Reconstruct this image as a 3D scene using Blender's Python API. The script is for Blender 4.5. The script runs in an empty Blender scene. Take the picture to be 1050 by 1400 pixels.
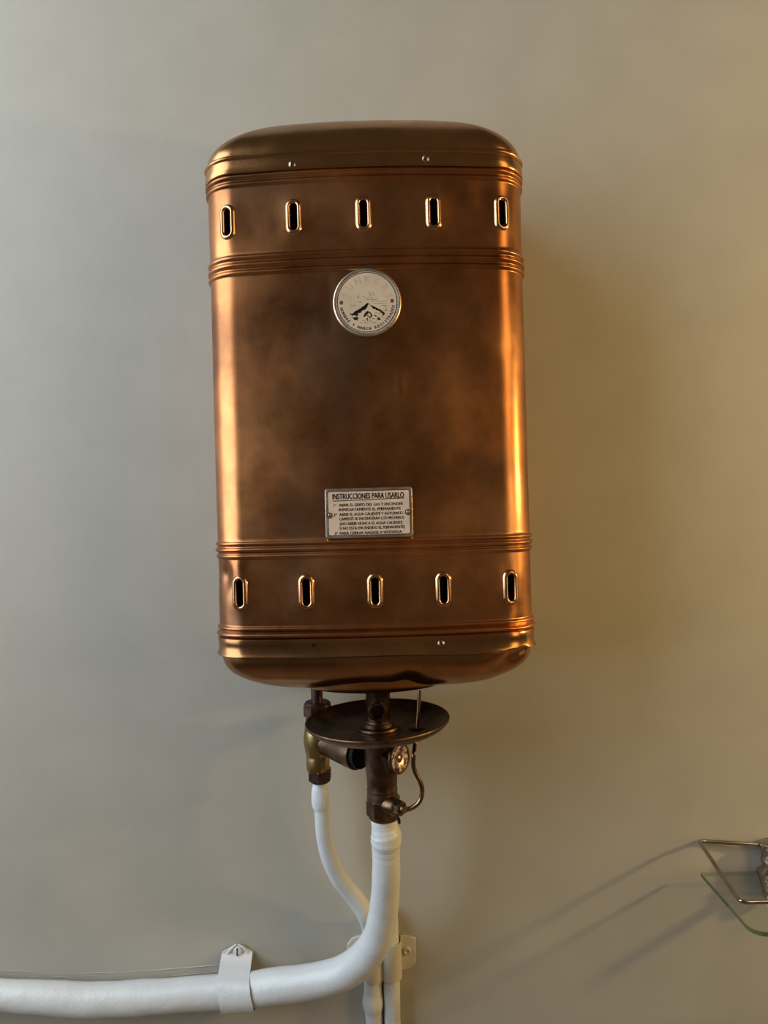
import bpy, bmesh, math, random
from mathutils import Vector, Matrix, noise

random.seed(4)
sc = bpy.context.scene
COL = sc.collection
PI = math.pi

# ------------------------------------------------------------------ camera
F = 950.0                      # focal length in pixels of the 1050 x 1400 frame
CX, CY = 525.0, 700.0
CAMZ = 1.5
ROLL = math.radians(1.58)
cam_d = bpy.data.cameras.new('camera')
cam = bpy.data.objects.new('camera', cam_d)
COL.objects.link(cam)
cam.location = (0, 0, CAMZ)
cam.rotation_mode = 'XYZ'
cam.rotation_euler = (PI / 2, ROLL, 0)
cam_d.sensor_fit = 'VERTICAL'
cam_d.sensor_height = 36.0
cam_d.lens = 36.0 * F / 1400.0
cam_d.clip_start = 0.01
sc.camera = cam

# ------------------------------------------------------------------ world and lights
w = bpy.data.worlds.new('room_light')
sc.world = w
w.use_nodes = True
w.node_tree.nodes['Background'].inputs['Color'].default_value = (1.0, 0.83, 0.64, 1)
w.node_tree.nodes['Background'].inputs['Strength'].default_value = 0.075


def area(name, loc, target, sx, sy, energy, color):
    d = bpy.data.lights.new(name, 'AREA')
    d.shape = 'RECTANGLE'
    d.size, d.size_y, d.energy, d.color = sx, sy, energy, color
    o = bpy.data.objects.new(name, d)
    COL.objects.link(o)
    o.location = loc
    o.rotation_euler = (Vector(target) - Vector(loc)).to_track_quat('-Z', 'Y').to_euler()
    return o


# daylight window on the left, warm doorway light and a warm wall lamp on the right
area('window_daylight', (-1.45, 0.12, CAMZ + 0.72), (0.0, 0.45, CAMZ + 0.42), 1.5, 2.05, 49, (0.77, 0.885, 1.0))
area('doorway_light', (1.45, -0.35, CAMZ + 0.45), (0.1, 0.75, CAMZ), 0.5, 1.7, 9.5, (1.0, 0.67, 0.27))
lp = bpy.data.lights.new('wall_lamp_light', 'POINT')
lp.energy, lp.color, lp.shadow_soft_size = 40.0, (1.0, 0.70, 0.27), 0.045
lo = bpy.data.objects.new('wall_lamp_light', lp)
COL.objects.link(lo)
lo.location = (1.55, 0.47, CAMZ + 0.13)

sc.view_settings.view_transform = 'Standard'
sc.view_settings.look = 'None'
sc.view_settings.gamma = 1.0
sc.view_settings.use_curve_mapping = False
sc.view_settings.exposure = 0.0

# ------------------------------------------------------------------ helpers
CR, SR = math.cos(ROLL), math.sin(ROLL)
WALL_Y = 0.915
ZF = 0.715                     # depth of the middle of the heater's front


def P(px, py, d):
    """the point at depth d (metres along the view) that the photograph shows at (px, py)"""
    u, v = (px - CX) / F * d, (CY - py) / F * d
    return Vector((u * CR + v * SR, d, CAMZ - u * SR + v * CR))


def mat(name):
    m = bpy.data.materials.new(name)
    m.use_nodes = True
    nt = m.node_tree
    return m, nt, nt.nodes['Principled BSDF']


def N(nt, t, **kw):
    n = nt.nodes.new(t)
    for k, v in kw.items():
        setattr(n, k, v)
    return n


def tex(nt, scale, detail=4, rough=0.55, stretch=None, offset=(0, 0, 0)):
    tc = N(nt, 'ShaderNodeTexCoord')
    mp = N(nt, 'ShaderNodeMapping')
    mp.inputs['Scale'].default_value = stretch or (1, 1, 1)
    mp.inputs['Location'].default_value = offset
    nt.links.new(tc.outputs['Object'], mp.inputs['Vector'])
    n = N(nt, 'ShaderNodeTexNoise')
    n.inputs['Scale'].default_value = scale
    n.inputs['Detail'].default_value = detail
    n.inputs['Roughness'].default_value = rough
    nt.links.new(mp.outputs['Vector'], n.inputs['Vector'])
    return n


def ramp(nt, src, stops):
    r = N(nt, 'ShaderNodeValToRGB')
    el = r.color_ramp.elements
    while len(el) < len(stops):
        el.new(0.5)
    for e, (p, c) in zip(el, stops):
        e.position = p
        e.color = (*c, 1) if len(c) == 3 else c
    nt.links.new(src, r.inputs['Fac'])
    return r


def mixc(nt, fac, a, b, mode='MIX'):
    m = N(nt, 'ShaderNodeMix', data_type='RGBA', blend_type=mode)
    if isinstance(fac, (int, float)):
        m.inputs[0].default_value = fac
    else:
        nt.links.new(fac, m.inputs[0])
    nt.links.new(a, m.inputs[6])
    nt.links.new(b, m.inputs[7])
    return m.outputs[2]


def bump(nt, bs, src, strength, dist):
    b = N(nt, 'ShaderNodeBump')
    b.inputs['Strength'].default_value = strength
    b.inputs['Distance'].default_value = dist
    nt.links.new(src, b.inputs['Height'])
    nt.links.new(b.outputs['Normal'], bs.inputs['Normal'])
    return b


def maprange(nt, src, a, b, c, d):
    m = N(nt, 'ShaderNodeMapRange')
    for i, v in zip((1, 2, 3, 4), (a, b, c, d)):
        m.inputs[i].default_value = v
    nt.links.new(src, m.inputs[0])
    return m.outputs[0]


def metal(name, stops, rough=(0.22, 0.42), scale=9, grain=(1, 1, 0.06), grain_scale=900, gb=0.08, big=3.0, oxide=None):
    m, nt, bs = mat(name)
    bs.inputs['Metallic'].default_value = 1.0
    n1 = tex(nt, scale, 5, 0.6)
    r = ramp(nt, n1.outputs['Fac'], stops)
    n2 = tex(nt, big, 3, 0.5, offset=(3, 1, 7))
    dark = ramp(nt, n2.outputs['Fac'], [(0.35, (0.72, 0.70, 0.68)), (0.65, (1.08, 1.05, 1.0))])
    colr = mixc(nt, 1.0, r.outputs['Color'], dark.outputs['Color'], 'MULTIPLY')
    if oxide:
        n4 = tex(nt, 7, 6, 0.6, stretch=(1.3, 1.3, 0.6), offset=(2.3, 5.1, 0.7))
        msk = ramp(nt, n4.outputs['Fac'], [(0.53, (0, 0, 0)), (0.70, (0.6, 0.6, 0.6))])
        oc = N(nt, 'ShaderNodeRGB')
        oc.outputs[0].default_value = (*oxide, 1)
        colr = mixc(nt, msk.outputs['Color'], colr, oc.outputs[0])
    nt.links.new(colr, bs.inputs['Base Color'])
    n3 = tex(nt, scale * 1.7, 6, 0.65, offset=(9, 2, 4))
    nt.links.new(maprange(nt, n3.outputs['Fac'], 0.3, 0.7, *rough), bs.inputs['Roughness'])
    g = tex(nt, grain_scale, 2, 0.5, stretch=grain)
    bump(nt, bs, g.outputs['Fac'], gb, 0.0006)
    return m


M = {}
M['copper'] = metal('tarnished_copper', [(0.36, (0.30, 0.125, 0.054)), (0.50, (0.52, 0.215, 0.082)), (0.63, (0.70, 0.315, 0.125))],
                    rough=(0.25, 0.38), scale=7, big=4.5, gb=0.05, oxide=(0.36, 0.21, 0.12))
M['brass'] = metal('tarnished_brass', [(0.34, (0.33, 0.165, 0.074)), (0.52, (0.48, 0.245, 0.100)), (0.68, (0.57, 0.305, 0.122))],
                   rough=(0.18, 0.30), scale=6, gb=0.05)
M['rim'] = metal('polished_copper', [(0.3, (0.54, 0.29, 0.15)), (0.7, (0.72, 0.41, 0.22))], rough=(0.16, 0.28), scale=60)
M['bronze'] = metal('dark_bronze', [(0.34, (0.080, 0.049, 0.034)), (0.52, (0.145, 0.089, 0.056)), (0.68, (0.27, 0.165, 0.098))],
                    rough=(0.28, 0.48), scale=35, big=12)
M['brown'] = metal('brown_nut_metal', [(0.3, (0.08, 0.045, 0.04)), (0.7, (0.17, 0.095, 0.08))], rough=(0.35, 0.55), scale=50, big=20)
M['oldbrass'] = metal('old_brass_fitting', [(0.3, (0.28, 0.20, 0.085)), (0.55, (0.42, 0.30, 0.13)), (0.75, (0.52, 0.37, 0.16))],
                      rough=(0.24, 0.40), scale=40, big=15)
M['tubebrass'] = metal('dull_tube_brass', [(0.36, (0.13, 0.085, 0.05)), (0.52, (0.26, 0.175, 0.085)), (0.66, (0.42, 0.29, 0.125))],
                       rough=(0.2, 0.36), scale=45, big=12)
M['steel'] = metal('worn_screw_steel', [(0.3, (0.26, 0.21, 0.17)), (0.7, (0.46, 0.40, 0.34))], rough=(0.3, 0.45), scale=200)
M['alu'] = metal('dull_aluminium', [(0.3, (0.60, 0.51, 0.44)), (0.7, (0.76, 0.66, 0.58))], rough=(0.3, 0.45), scale=40)
M['chrome'] = metal('aged_chrome', [(0.3, (0.38, 0.335, 0.30)), (0.7, (0.56, 0.51, 0.465))], rough=(0.15, 0.24), scale=60, gb=0.02)
M['capmetal'] = metal('blotchy_pink_copper', [(0.42, (0.16, 0.085, 0.065)), (0.52, (0.72, 0.54, 0.49)), (0.60, (0.95, 0.86, 0.84))],
                      rough=(0.35, 0.5), scale=240, big=30)


def plain(name, color, rough=0.5, metallic=0.0, var=0.12, scale=40):
    m, nt, bs = mat(name)
    bs.inputs['Roughness'].default_value = rough
    bs.inputs['Metallic'].default_value = metallic
    n = tex(nt, scale, 3)
    lo_ = tuple(c * (1 - var) for c in color)
    hi_ = tuple(min(1, c * (1 + var)) for c in color)
    r = ramp(nt, n.outputs['Fac'], [(0.35, lo_), (0.65, hi_)])
    nt.links.new(r.outputs['Color'], bs.inputs['Base Color'])
    return m


M['black'] = plain('black_rubber', (0.012, 0.011, 0.010), 0.6)
M['ink'] = plain('dark_printing_ink', (0.010, 0.007, 0.006), 0.6)
M['ink'].node_tree.nodes['Principled BSDF'].inputs['Specular IOR Level'].default_value = 0.12
M['brownink'] = plain('brown_printing_ink', (0.13, 0.055, 0.03), 0.55)
M['ghost'] = plain('worn_printing_ink', (0.60, 0.475, 0.335), 0.42, 0.12)
M['enamel'] = plain('aged_cream_print', (0.70, 0.56, 0.40), 0.42, 0.12, 0.08, 30)
M['plate'] = plain('brushed_plate_face', (0.80, 0.62, 0.475), 0.42, 0.2, 0.10, 60)
M['black'].node_tree.nodes['Principled BSDF'].inputs['Specular IOR Level'].default_value = 0.1
M['hole'] = plain('black_hole', (0.004, 0.003, 0.003), 0.9)  # near-black: the shade inside openings is put into this colour


def painted(name, color, bs1=0.25, rough=0.38):
    m, nt, bs = mat(name)
    bs.inputs['Roughness'].default_value = rough
    n = tex(nt, 14, 4)
    r = ramp(nt, n.outputs['Fac'], [(0.3, tuple(c * 0.93 for c in color)), (0.7, color)])
    nt.links.new(r.outputs['Color'], bs.inputs['Base Color'])
    a = tex(nt, 70, 5, 0.6)
    b_ = tex(nt, 420, 3, 0.5)
    ad = N(nt, 'ShaderNodeMath', operation='MULTIPLY_ADD')
    nt.links.new(b_.outputs['Fac'], ad.inputs[0])
    ad.inputs[1].default_value = 0.25
    nt.links.new(a.outputs['Fac'], ad.inputs[2])
    bump(nt, bs, ad.outputs[0], bs1, 0.002)
    return m


M['pipepaint'] = painted('lumpy_white_pipe_paint', (0.66, 0.67, 0.66), 0.35, 0.34)
M['wallpaint'] = painted('beige_wall_paint', (0.45, 0.42, 0.35), 0.10, 0.62)
M['cuffpaint'] = painted('beige_clamp_paint', (0.57, 0.53, 0.45), 0.25, 0.36)
M['floor'] = plain('brown_floor', (0.20, 0.14, 0.09), 0.45)

# glass: clear faces, green edge
gm = bpy.data.materials.new('clear_glass')
gm.use_nodes = True
nt = gm.node_tree
nt.nodes.clear()
out = N(nt, 'ShaderNodeOutputMaterial')
tr = N(nt, 'ShaderNodeBsdfTransparent')
tr.inputs['Color'].default_value = (0.955, 0.975, 0.955, 1)
gl = N(nt, 'ShaderNodeBsdfGlossy')
gl.inputs['Roughness'].default_value = 0.03
lw = N(nt, 'ShaderNodeLayerWeight')
lw.inputs['Blend'].default_value = 0.5
pw = N(nt, 'ShaderNodeMath', operation='POWER')
nt.links.new(lw.outputs['Facing'], pw.inputs[0])
pw.inputs[1].default_value = 5.0
fr = N(nt, 'ShaderNodeMath', operation='MULTIPLY_ADD')
nt.links.new(pw.outputs[0], fr.inputs[0])
fr.inputs[1].default_value = 0.9
fr.inputs[2].default_value = 0.04
mx = N(nt, 'ShaderNodeMixShader')
nt.links.new(fr.outputs[0], mx.inputs[0])
nt.links.new(tr.outputs[0], mx.inputs[1])
nt.links.new(gl.outputs[0], mx.inputs[2])
nt.links.new(mx.outputs[0], out.inputs['Surface'])
M['glass'] = gm
gm = gm.copy()
gm.name = 'pale_glass_edge'
for n_ in gm.node_tree.nodes:
    if n_.type == 'BSDF_TRANSPARENT':
        n_.inputs['Color'].default_value = (0.74, 0.79, 0.72, 1)
    if n_.type == 'MATH' and n_.operation == 'MULTIPLY_ADD':
        n_.inputs[2].default_value = 0.10
M['paleedge'] = gm
m, nt, bs = mat('green_glass_edge')
bs.inputs['Base Color'].default_value = (0.11, 0.175, 0.09, 1)
bs.inputs['Roughness'].default_value = 0.08
bs.inputs['Transmission Weight'].default_value = 0.6
M['glassedge'] = m


def link(name, mesh, material, parent=None, smooth=True, angle=40):
    if material:
        mesh.materials.append(material)
    if smooth:
        mesh.polygons.foreach_set('use_smooth', [True] * len(mesh.polygons))
        mesh.set_sharp_from_angle(angle=math.radians(angle))
    o = bpy.data.objects.new(name, mesh)
    COL.objects.link(o)
    if parent:
        o.parent = parent
    return o


def from_data(name, verts, faces, material, parent=None, smooth=True, angle=40):
    me = bpy.data.meshes.new(name)
    me.from_pydata([tuple(v) for v in verts], [], faces)
    me.validate()
    bm = bmesh.new()
    bm.from_mesh(me)
    bmesh.ops.recalc_face_normals(bm, faces=bm.faces)
    bm.to_mesh(me)
    bm.free()
    return link(name, me, material, parent, smooth, angle)


def empty(name, loc, label, cat, group=None):
    o = bpy.data.objects.new(name, None)
    COL.objects.link(o)
    o.empty_display_size = 0.02
    o.location = loc
    tag(o, label, cat, group)
    return o


def tag(o, label, cat, group=None):
    o['label'], o['category'] = label, cat
    if group:
        o['group'] = group


def local(parent, p):
    """world point -> coordinates of a parent at that location (parents are unrotated)"""
    return Vector(p) - parent.location if parent else Vector(p)


def catmull(pts, n=10):
    pts = [Vector(p) for p in pts]
    ext = [2 * pts[0] - pts[1]] + pts + [2 * pts[-1] - pts[-2]]
    res = []
    for i in range(1, len(ext) - 2):
        a, b, c, d = ext[i - 1:i + 3]
        for k in range(n):
            t = k / n
            res.append(0.5 * ((2 * b) + (-a + c) * t + (2 * a - 5 * b + 4 * c - d) * t * t + (-a + 3 * b - 3 * c + d) * t ** 3))
    res.append(pts[-1])
    return res


def tube_data(pts, radii, segs=20, n=10, lump=0.0, lscale=40, raw=False, wrinkle=None):
    """smooth tube through pts (radius per point), closed ends"""
    if raw:
        path, rr = [Vector(p) for p in pts], list(radii)
    else:
        v4 = catmull([Vector((*p, )) for p in pts], n)
        rr = [q.x for q in catmull([Vector((r, 0, 0)) for r in radii], n)]
        path = v4
    if wrinkle:
        rr = [q + wrinkle[2] * noise.noise(Vector((3.3, 1.7, p.z * wrinkle[3]))) * (wrinkle[0] < p.z < wrinkle[1]) for p, q in zip(path, rr)]
    verts, faces = [], []
    t0 = (path[1] - path[0]).normalized()
    ref = Vector((0, 0, 1)) if abs(t0.z) < 0.9 else Vector((1, 0, 0))
    nrm = (ref - t0 * ref.dot(t0)).normalized()
    for i, p in enumerate(path):
        t = (path[min(i + 1, len(path) - 1)] - path[max(i - 1, 0)]).normalized()
        nrm = (nrm - t * nrm.dot(t)).normalized()
        bi = t.cross(nrm)
        for k in range(segs):
            a = 2 * PI * k / segs
            dr = nrm * math.cos(a) + bi * math.sin(a)
            r = rr[i]
            if lump:
                r += lump * noise.noise((p + dr * r) * lscale)
            verts.append(p + dr * r)
    for i in range(len(path) - 1):
        for k in range(segs):
            a, b = i * segs + k, i * segs + (k + 1) % segs
            faces.append((a, b, b + segs, a + segs))
    faces.append(tuple(range(segs)))
    faces.append(tuple(range((len(path) - 1) * segs, len(path) * segs)))
    return verts, faces


def tube(name, pts, radii, material, parent=None, segs=20, n=10, lump=0.0, lscale=40, raw=False, wrinkle=None):
    v, f = tube_data(pts, radii, segs, n, lump, lscale, raw, wrinkle)
    v = [local(parent, p) for p in v]
    return from_data(name, v, f, material, parent)


def lathe(name, prof, origin, material, parent=None, axis=(0, 0, 1), segs=48, angle=40, scale=(1, 1, 1), spin=0.0, smooth=True):
    """prof: (radius, height) pairs around axis through origin (world)"""
    verts, faces = [], []
    q = Vector((0, 0, 1)).rotation_difference(Vector(axis).normalized()).to_matrix()
    rows = []
    for r, h in prof:
        if r < 1e-6:
            rows.append([len(verts)])
            verts.append(Vector((0, 0, h)))
        else:
            rows.append(list(range(len(verts), len(verts) + segs)))
            for k in range(segs):
                a = 2 * PI * k / segs + spin
                verts.append(Vector((r * math.cos(a) * scale[0], r * math.sin(a) * scale[1], h)))
    for A, B in zip(rows, rows[1:]):
        for k in range(segs):
            k2 = (k + 1) % segs
            if len(A) == 1 and len(B) == 1:
                continue
            if len(A) == 1:
                faces.append((A[0], B[k], B[k2]))
            elif len(B) == 1:
                faces.append((A[k], A[k2], B[0]))
            else:
                faces.append((A[k], A[k2], B[k2], B[k]))
    if len(rows[0]) > 1 and prof[0] != prof[-1]:
        faces.append(tuple(rows[0]))
    if len(rows[-1]) > 1 and prof[0] != prof[-1]:
        faces.append(tuple(rows[-1]))
    o0 = local(parent, origin)
    verts = [q @ v + o0 for v in verts]
    return from_data(name, verts, faces, material, parent, smooth, angle)


def nut(name, r, h, origin, material, parent, axis=(0, 0, 1), spin=0.0, sides=6):
    c = r * 0.1
    return lathe(name, [(r * 0.6, 0), (r * 0.93, 0), (r, c), (r, h - c), (r * 0.93, h), (r * 0.6, h)], origin, material, parent, axis, sides, 20, spin=spin)


def frame(origin, normal, up=(0, 0, 1)):
    """matrix whose local x = right as seen from the front, y = up, z = normal"""
    z = Vector(normal).normalized()
    x = Vector(up).cross(z).normalized()
    y = z.cross(x)
    m = Matrix((x, y, z)).transposed().to_4x4()
    m.translation = Vector(origin)
    return m


def prism(name, outline, z0, z1, mtx, material, parent=None, smooth=False, bevel=0.0):
    """flat outline (x, y) extruded from z0 to z1 in frame mtx (world)"""
    bm = bmesh.new()
    vs = [bm.verts.new((x, y, z0)) for x, y in outline]
    f = bm.faces.new(vs)
    r = bmesh.ops.extrude_face_region(bm, geom=[f])
    for v in r['geom']:
        if isinstance(v, bmesh.types.BMVert):
            v.co.z = z1
    if bevel:
        es = [e for e in bm.edges if abs(e.verts[0].co.z - z1) < 1e-7 and abs(e.verts[1].co.z - z1) < 1e-7]
        bmesh.ops.bevel(bm, geom=es, offset=bevel, segments=3, affect='EDGES', profile=0.5)
    bmesh.ops.recalc_face_normals(bm, faces=bm.faces)
    mm = mtx.copy()
    if parent:
        mm.translation = local(parent, mtx.translation)
    bm.transform(mm)
    me = bpy.data.meshes.new(name)
    bm.to_mesh(me)
    bm.free()
    return link(name, me, material, parent, smooth, 35)


def rrect(w_, h_, r, n=6):
    pts = []
    for cx, cy, a0 in ((w_ - r, h_ - r, 0), (-w_ + r, h_ - r, 90), (-w_ + r, -h_ + r, 180), (w_ - r, -h_ + r, 270)):
        for k in range(n + 1):
            a = math.radians(a0 + 90 * k / n)
            pts.append((cx + r * math.cos(a), cy + r * math.sin(a)))
    return pts


def polys(name, plist, z0, z1, mtx, material, parent):
    """several flat outlines as one printed mark"""
    verts, faces = [], []
    for pl in plist:
        b = len(verts)
        n = len(pl)
        verts += [Vector((x, y, z0)) for x, y in pl] + [Vector((x, y, z1)) for x, y in pl]
        faces.append(tuple(range(b + n, b + 2 * n)))
        for k in range(n):
            k2 = (k + 1) % n
            faces.append((b + k, b + k2, b + n + k2, b + n + k))
    mm = mtx.copy()
    if parent:
        mm.translation = local(parent, mtx.translation)
    return from_data(name, [mm @ v for v in verts], faces, material, parent, False)


def glyph_mesh(text, heavy=0.0):
    """text as flat vertices and faces, with width measured; capital height about 0.73"""
    cu = bpy.data.curves.new('t', 'FONT')
    cu.body = text
    cu.size = 1.0
    cu.resolution_u = 3
    cu.fill_mode = 'FRONT'
    o = bpy.data.objects.new('t', cu)
    COL.objects.link(o)
    dg = bpy.context.evaluated_depsgraph_get()
    dg.update()
    me = bpy.data.meshes.new_from_object(o.evaluated_get(dg))
    vs = [v.co.copy() for v in me.vertices]
    fs = [tuple(p.vertices) for p in me.polygons]
    bpy.data.objects.remove(o)
    bpy.data.curves.remove(cu)
    bpy.data.meshes.remove(me)
    if heavy:
        n = len(vs)
        base_v, base_f = list(vs), list(fs)
        for dx, dy in ((-heavy, 0), (heavy, 0), (0, heavy * .6), (0, -heavy * .6)):
            b = len(vs)
            vs += [v + Vector((dx, dy, 0)) for v in base_v]
            fs += [tuple(i + b for i in f) for f in base_f]
    return vs, fs


def text_fit(lines, bold):
    """lines: (text, x0, x1, y_mid, cap_height) -> verts, faces laid out flat"""
    V, Fc = [], []
    for t, x0, x1, ym, ch in lines:
        vs, fs = glyph_mesh(t, bold)
        ax0, ax1 = min(v.x for v in vs), max(v.x for v in vs)
        cap = 0.729
        b = len(V)
        for v in vs:
            V.append(Vector((x0 + (v.x - ax0) / (ax1 - ax0) * (x1 - x0), ym + (v.y / cap - 0.5) * ch, 0)))
        Fc += [tuple(i + b for i in f) for f in fs]
    return V, Fc


def text_arc(text, rad, a0, a1, ch, wid, bold, top=False):
    """characters spread along an arc (degrees); baseline outside at the bottom, inside at the top"""
    V, Fc = [], []
    n = len(text)
    for i, c in enumerate(text):
        if c == ' ':
            continue
        a = math.radians(a0 + (a1 - a0) * i / (n - 1))
        vs, fs = glyph_mesh(c, bold)
        mid = (min(v.x for v in vs) + max(v.x for v in vs)) / 2
        ctr = Vector((math.cos(a) * rad, math.sin(a) * rad, 0))
        upv = Vector((math.cos(a), math.sin(a), 0)) * (1 if top else -1)
        rt = Vector((upv.y, -upv.x, 0))
        b = len(V)
        for v in vs:
            V.append(ctr + rt * ((v.x - mid) * wid) + upv * ((v.y / 0.729 - 0.5) * ch))
        Fc += [tuple(k + b for k in f) for f in fs]
    return V, Fc


def lettering(name, V, Fc, z, mtx, material, parent):
    mm = mtx.copy()
    if parent:
        mm.translation = local(parent, mtx.translation)
    me = bpy.data.meshes.new(name)
    me.from_pydata([tuple(mm @ (v + Vector((0, 0, z)))) for v in V], [], Fc)
    return link(name, me, material, parent, False)


def sub(o, parent):
    """hang an already placed part (built relative to the same root) under another part"""
    o.parent = parent
    return o


# ------------------------------------------------------------------ the wall and floor
def box_mesh(name, lo_, hi_, material, parent=None, bevel=0.0):
    bm = bmesh.new()
    bmesh.ops.create_cube(bm, size=1)
    for v in bm.verts:
        v.co = Vector([lo_[i] + (v.co[i] + 0.5) * (hi_[i] - lo_[i]) for i in range(3)])
    if bevel:
        bmesh.ops.bevel(bm, geom=bm.edges[:], offset=bevel, segments=2, affect='EDGES')
    me = bpy.data.meshes.new(name)
    bm.to_mesh(me)
    bm.free()
    return link(name, me, material, parent, bool(bevel))


wall = box_mesh('wall_back', (-2.4, WALL_Y, 0), (2.4, WALL_Y + 0.12, 2.8), M['wallpaint'])
wall['kind'] = 'structure'
floor = box_mesh('floor', (-2.4, -2.0, -0.1), (2.4, WALL_Y + 0.12, 0), M['floor'])
floor['kind'] = 'structure'

# old paint ridges on the wall above the pipe
def paint_ridge(pts, r):
    path = [P(x, y, WALL_Y + 0.0003) for x, y in pts]
    return tube_data(path, [r * random.uniform(0.35, 0.95) for _ in path], 8, 6, 0.0006, 160)


RV, RF = [], []
for pts, r in (([(-30, 1324), (0, 1326), (35, 1328), (70, 1332), (120, 1330), (170, 1329), (230, 1325), (300, 1319)], 0.0011),
               ([(-30, 1331), (10, 1332), (60, 1336), (120, 1334), (200, 1331), (255, 1329), (302, 1324)], 0.0008),
               ([(235, 1334), (270, 1331), (304, 1327)], 0.0009)):
    v, f = paint_ridge(pts, r)
    RF += [tuple(i + len(RV) for i in q) for q in f]
    RV += v
ridge = from_data('paint_ridge', RV, RF, M['wallpaint'], wall)

# ------------------------------------------------------------------ the heater's outline in plan
A, R0, RF_, DEP = 0.1700, 0.038, 1.10, 0.188
X0 = P(509, 700, ZF).x


def outline(a, r=R0, dep=DEP, nf=200, nc=30, ns=26):
    """front middle is y = 0, the back y = dep; runs from the left back corner round the front to the right back.
    Gives (x, y, nx, ny)."""
    Rb = RF_
    s = (a - r) / (Rb - r)
    phi = math.asin(s)
    cy = Rb - (Rb - r) * math.cos(phi)
    pts = []
    for k in range(ns):                                   # left side, back to front
        t = k / ns
        pts.append((-a, dep + (cy - dep) * t, -1, 0))
    for k in range(nc):                                   # left corner
        al = PI / 2 + (phi - PI / 2) * k / nc
        pts.append((-(a - r) - r * math.sin(al), cy - r * math.cos(al), -math.sin(al), -math.cos(al)))
    for k in range(nf + 1):                               # front
        al = -phi + 2 * phi * k / nf
        pts.append((Rb * math.sin(al), Rb - Rb * math.cos(al), math.sin(al), -math.cos(al)))
    for k in range(1, nc + 1):
        al = phi + (PI / 2 - phi) * k / nc
        pts.append(((a - r) + r * math.sin(al), cy - r * math.cos(al), math.sin(al), -math.cos(al)))
    for k in range(1, ns + 1):
        t = k / ns
        pts.append((a, cy + (dep - cy) * t, 1, 0))
    return pts


def zh(py):
    """height of image row py, read on the heater's middle line"""
    return CAMZ + (CY - py) * ZF / F / CR


def rowpx(z):
    return CY - (z - CAMZ) * F * CR / ZF


def hx(px, py):
    """x relative to the heater's axis of a front point seen at (px, py)"""
    return P(px, py, ZF + 0.003).x - X0


HZ = zh(550)
heater = empty('water_heater', (X0, ZF, zh(955)),
               'copper wall-mounted water heater with brass lids and two rows of slots', 'water heater')
heater.location = (X0, ZF, zh(955))
HL = heater.location


def front_y(x):
    """depth of the front surface at x (from the axis)"""
    xe = RF_ * (A - R0) / (RF_ - R0)
    if abs(x) <= xe:
        return RF_ - math.sqrt(RF_ * RF_ - x * x)
    phi = math.asin((A - R0) / (RF_ - R0))
    cy = RF_ - (RF_ - R0) * math.cos(phi)
    dx = min(abs(x) - (A - R0), R0)
    return cy - math.sqrt(R0 * R0 - dx * dx)


def front_n(x):
    xe = RF_ * (A - R0) / (RF_ - R0)
    if abs(x) <= xe:
        s = x / RF_
    else:
        s = math.copysign(min(1, (abs(x) - (A - R0)) / R0), x)
    return Vector((s, -math.sqrt(max(0, 1 - s * s)), 0))


# slots: (x from the axis, z, y, normal); five on the front, one on each side, in two rows
SLOT_H, SLOT_W = 0.0136, 0.0046          # half height and half width of the opening
slots = []
for row in ([(311, 304), (401.5, 296.5), (497, 292), (593, 290), (686.5, 291.5)],
            [(328, 811), (419, 809.5), (513, 808), (606.5, 806), (698.5, 803)]):
    for px, py in row:
        d = ZF
        for _ in range(4):
            p = P(px, py, d)
            d = ZF + front_y(p.x - X0)
        x = p.x - X0
        slots.append((Vector((x, front_y(x), p.z)), front_n(x)))
side = []
for sgn in (-1, 1):
    for py in (309, 802):
        side.append((Vector((sgn * A, 0.074, zh(py) - (0.012 if py < 700 else -0.0))), Vector((sgn, 0, 0))))

RIDGES = [(232.5, 4.6, 0.0028), (242.5, 4.4, 0.0023), (343.5, 4.6, 0.0023), (354, 5.0, 0.0028), (364.5, 4.6, 0.0023),
          (739, 4.0, 0.0021), (747.5, 4.6, 0.0026), (756.5, 4.0, 0.0020), (857, 4.0, 0.0023), (866, 5.2, 0.0034)]


def ridge_off(py):
    o = 0.0
    for c, h, a in RIDGES:
        t = (py - c) / h
        if abs(t) < 1:
            o += a * math.cos(t * PI / 2) ** 1.3
    return o


def g(x, s):
    return math.exp(-(x / s) ** 2)


DENTS = [  # x px, y px (on the heater's front), sx, sy, depth outward
    (303, 784, 11, 18, -0.0042), (322, 772, 10, 14, 0.0012), (547, 528, 8, 22, 0.0011), (697, 800, 11, 26, -0.0016), (715, 860, 9, 7, -0.0012),
    (450, 415, 9, 40, -0.0009), (556, 425, 10, 40, -0.0007), (695, 475, 12, 16, -0.0006), (662, 265, 16, 24, -0.0007),
    (520, 640, 60, 30, -0.0006), (600, 560, 30, 60, 0.0006), (400, 420, 40, 50, 0.0005), (430, 600, 60, 70, -0.0005),
]
DENTS = [(hx(x, y), y, sx * ZF / F, sy, d) for x, y, sx, sy, d in DENTS]


def dent(x, py, arc):
    o = 0.0
    for dx, dy, sx, sy, d in DENTS:
        e = ((x - dx) / sx) ** 2 + ((py - dy) / sy) ** 2
        if e < 9:
            o += d * math.exp(-e)
    z = py * 0.00075
    o += 0.00042 * noise.noise(Vector((arc * 14, z * 9, 1.3)))
    o += 0.00014 * noise.noise(Vector((arc * 45, z * 30, 5.1)))
    return o


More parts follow.
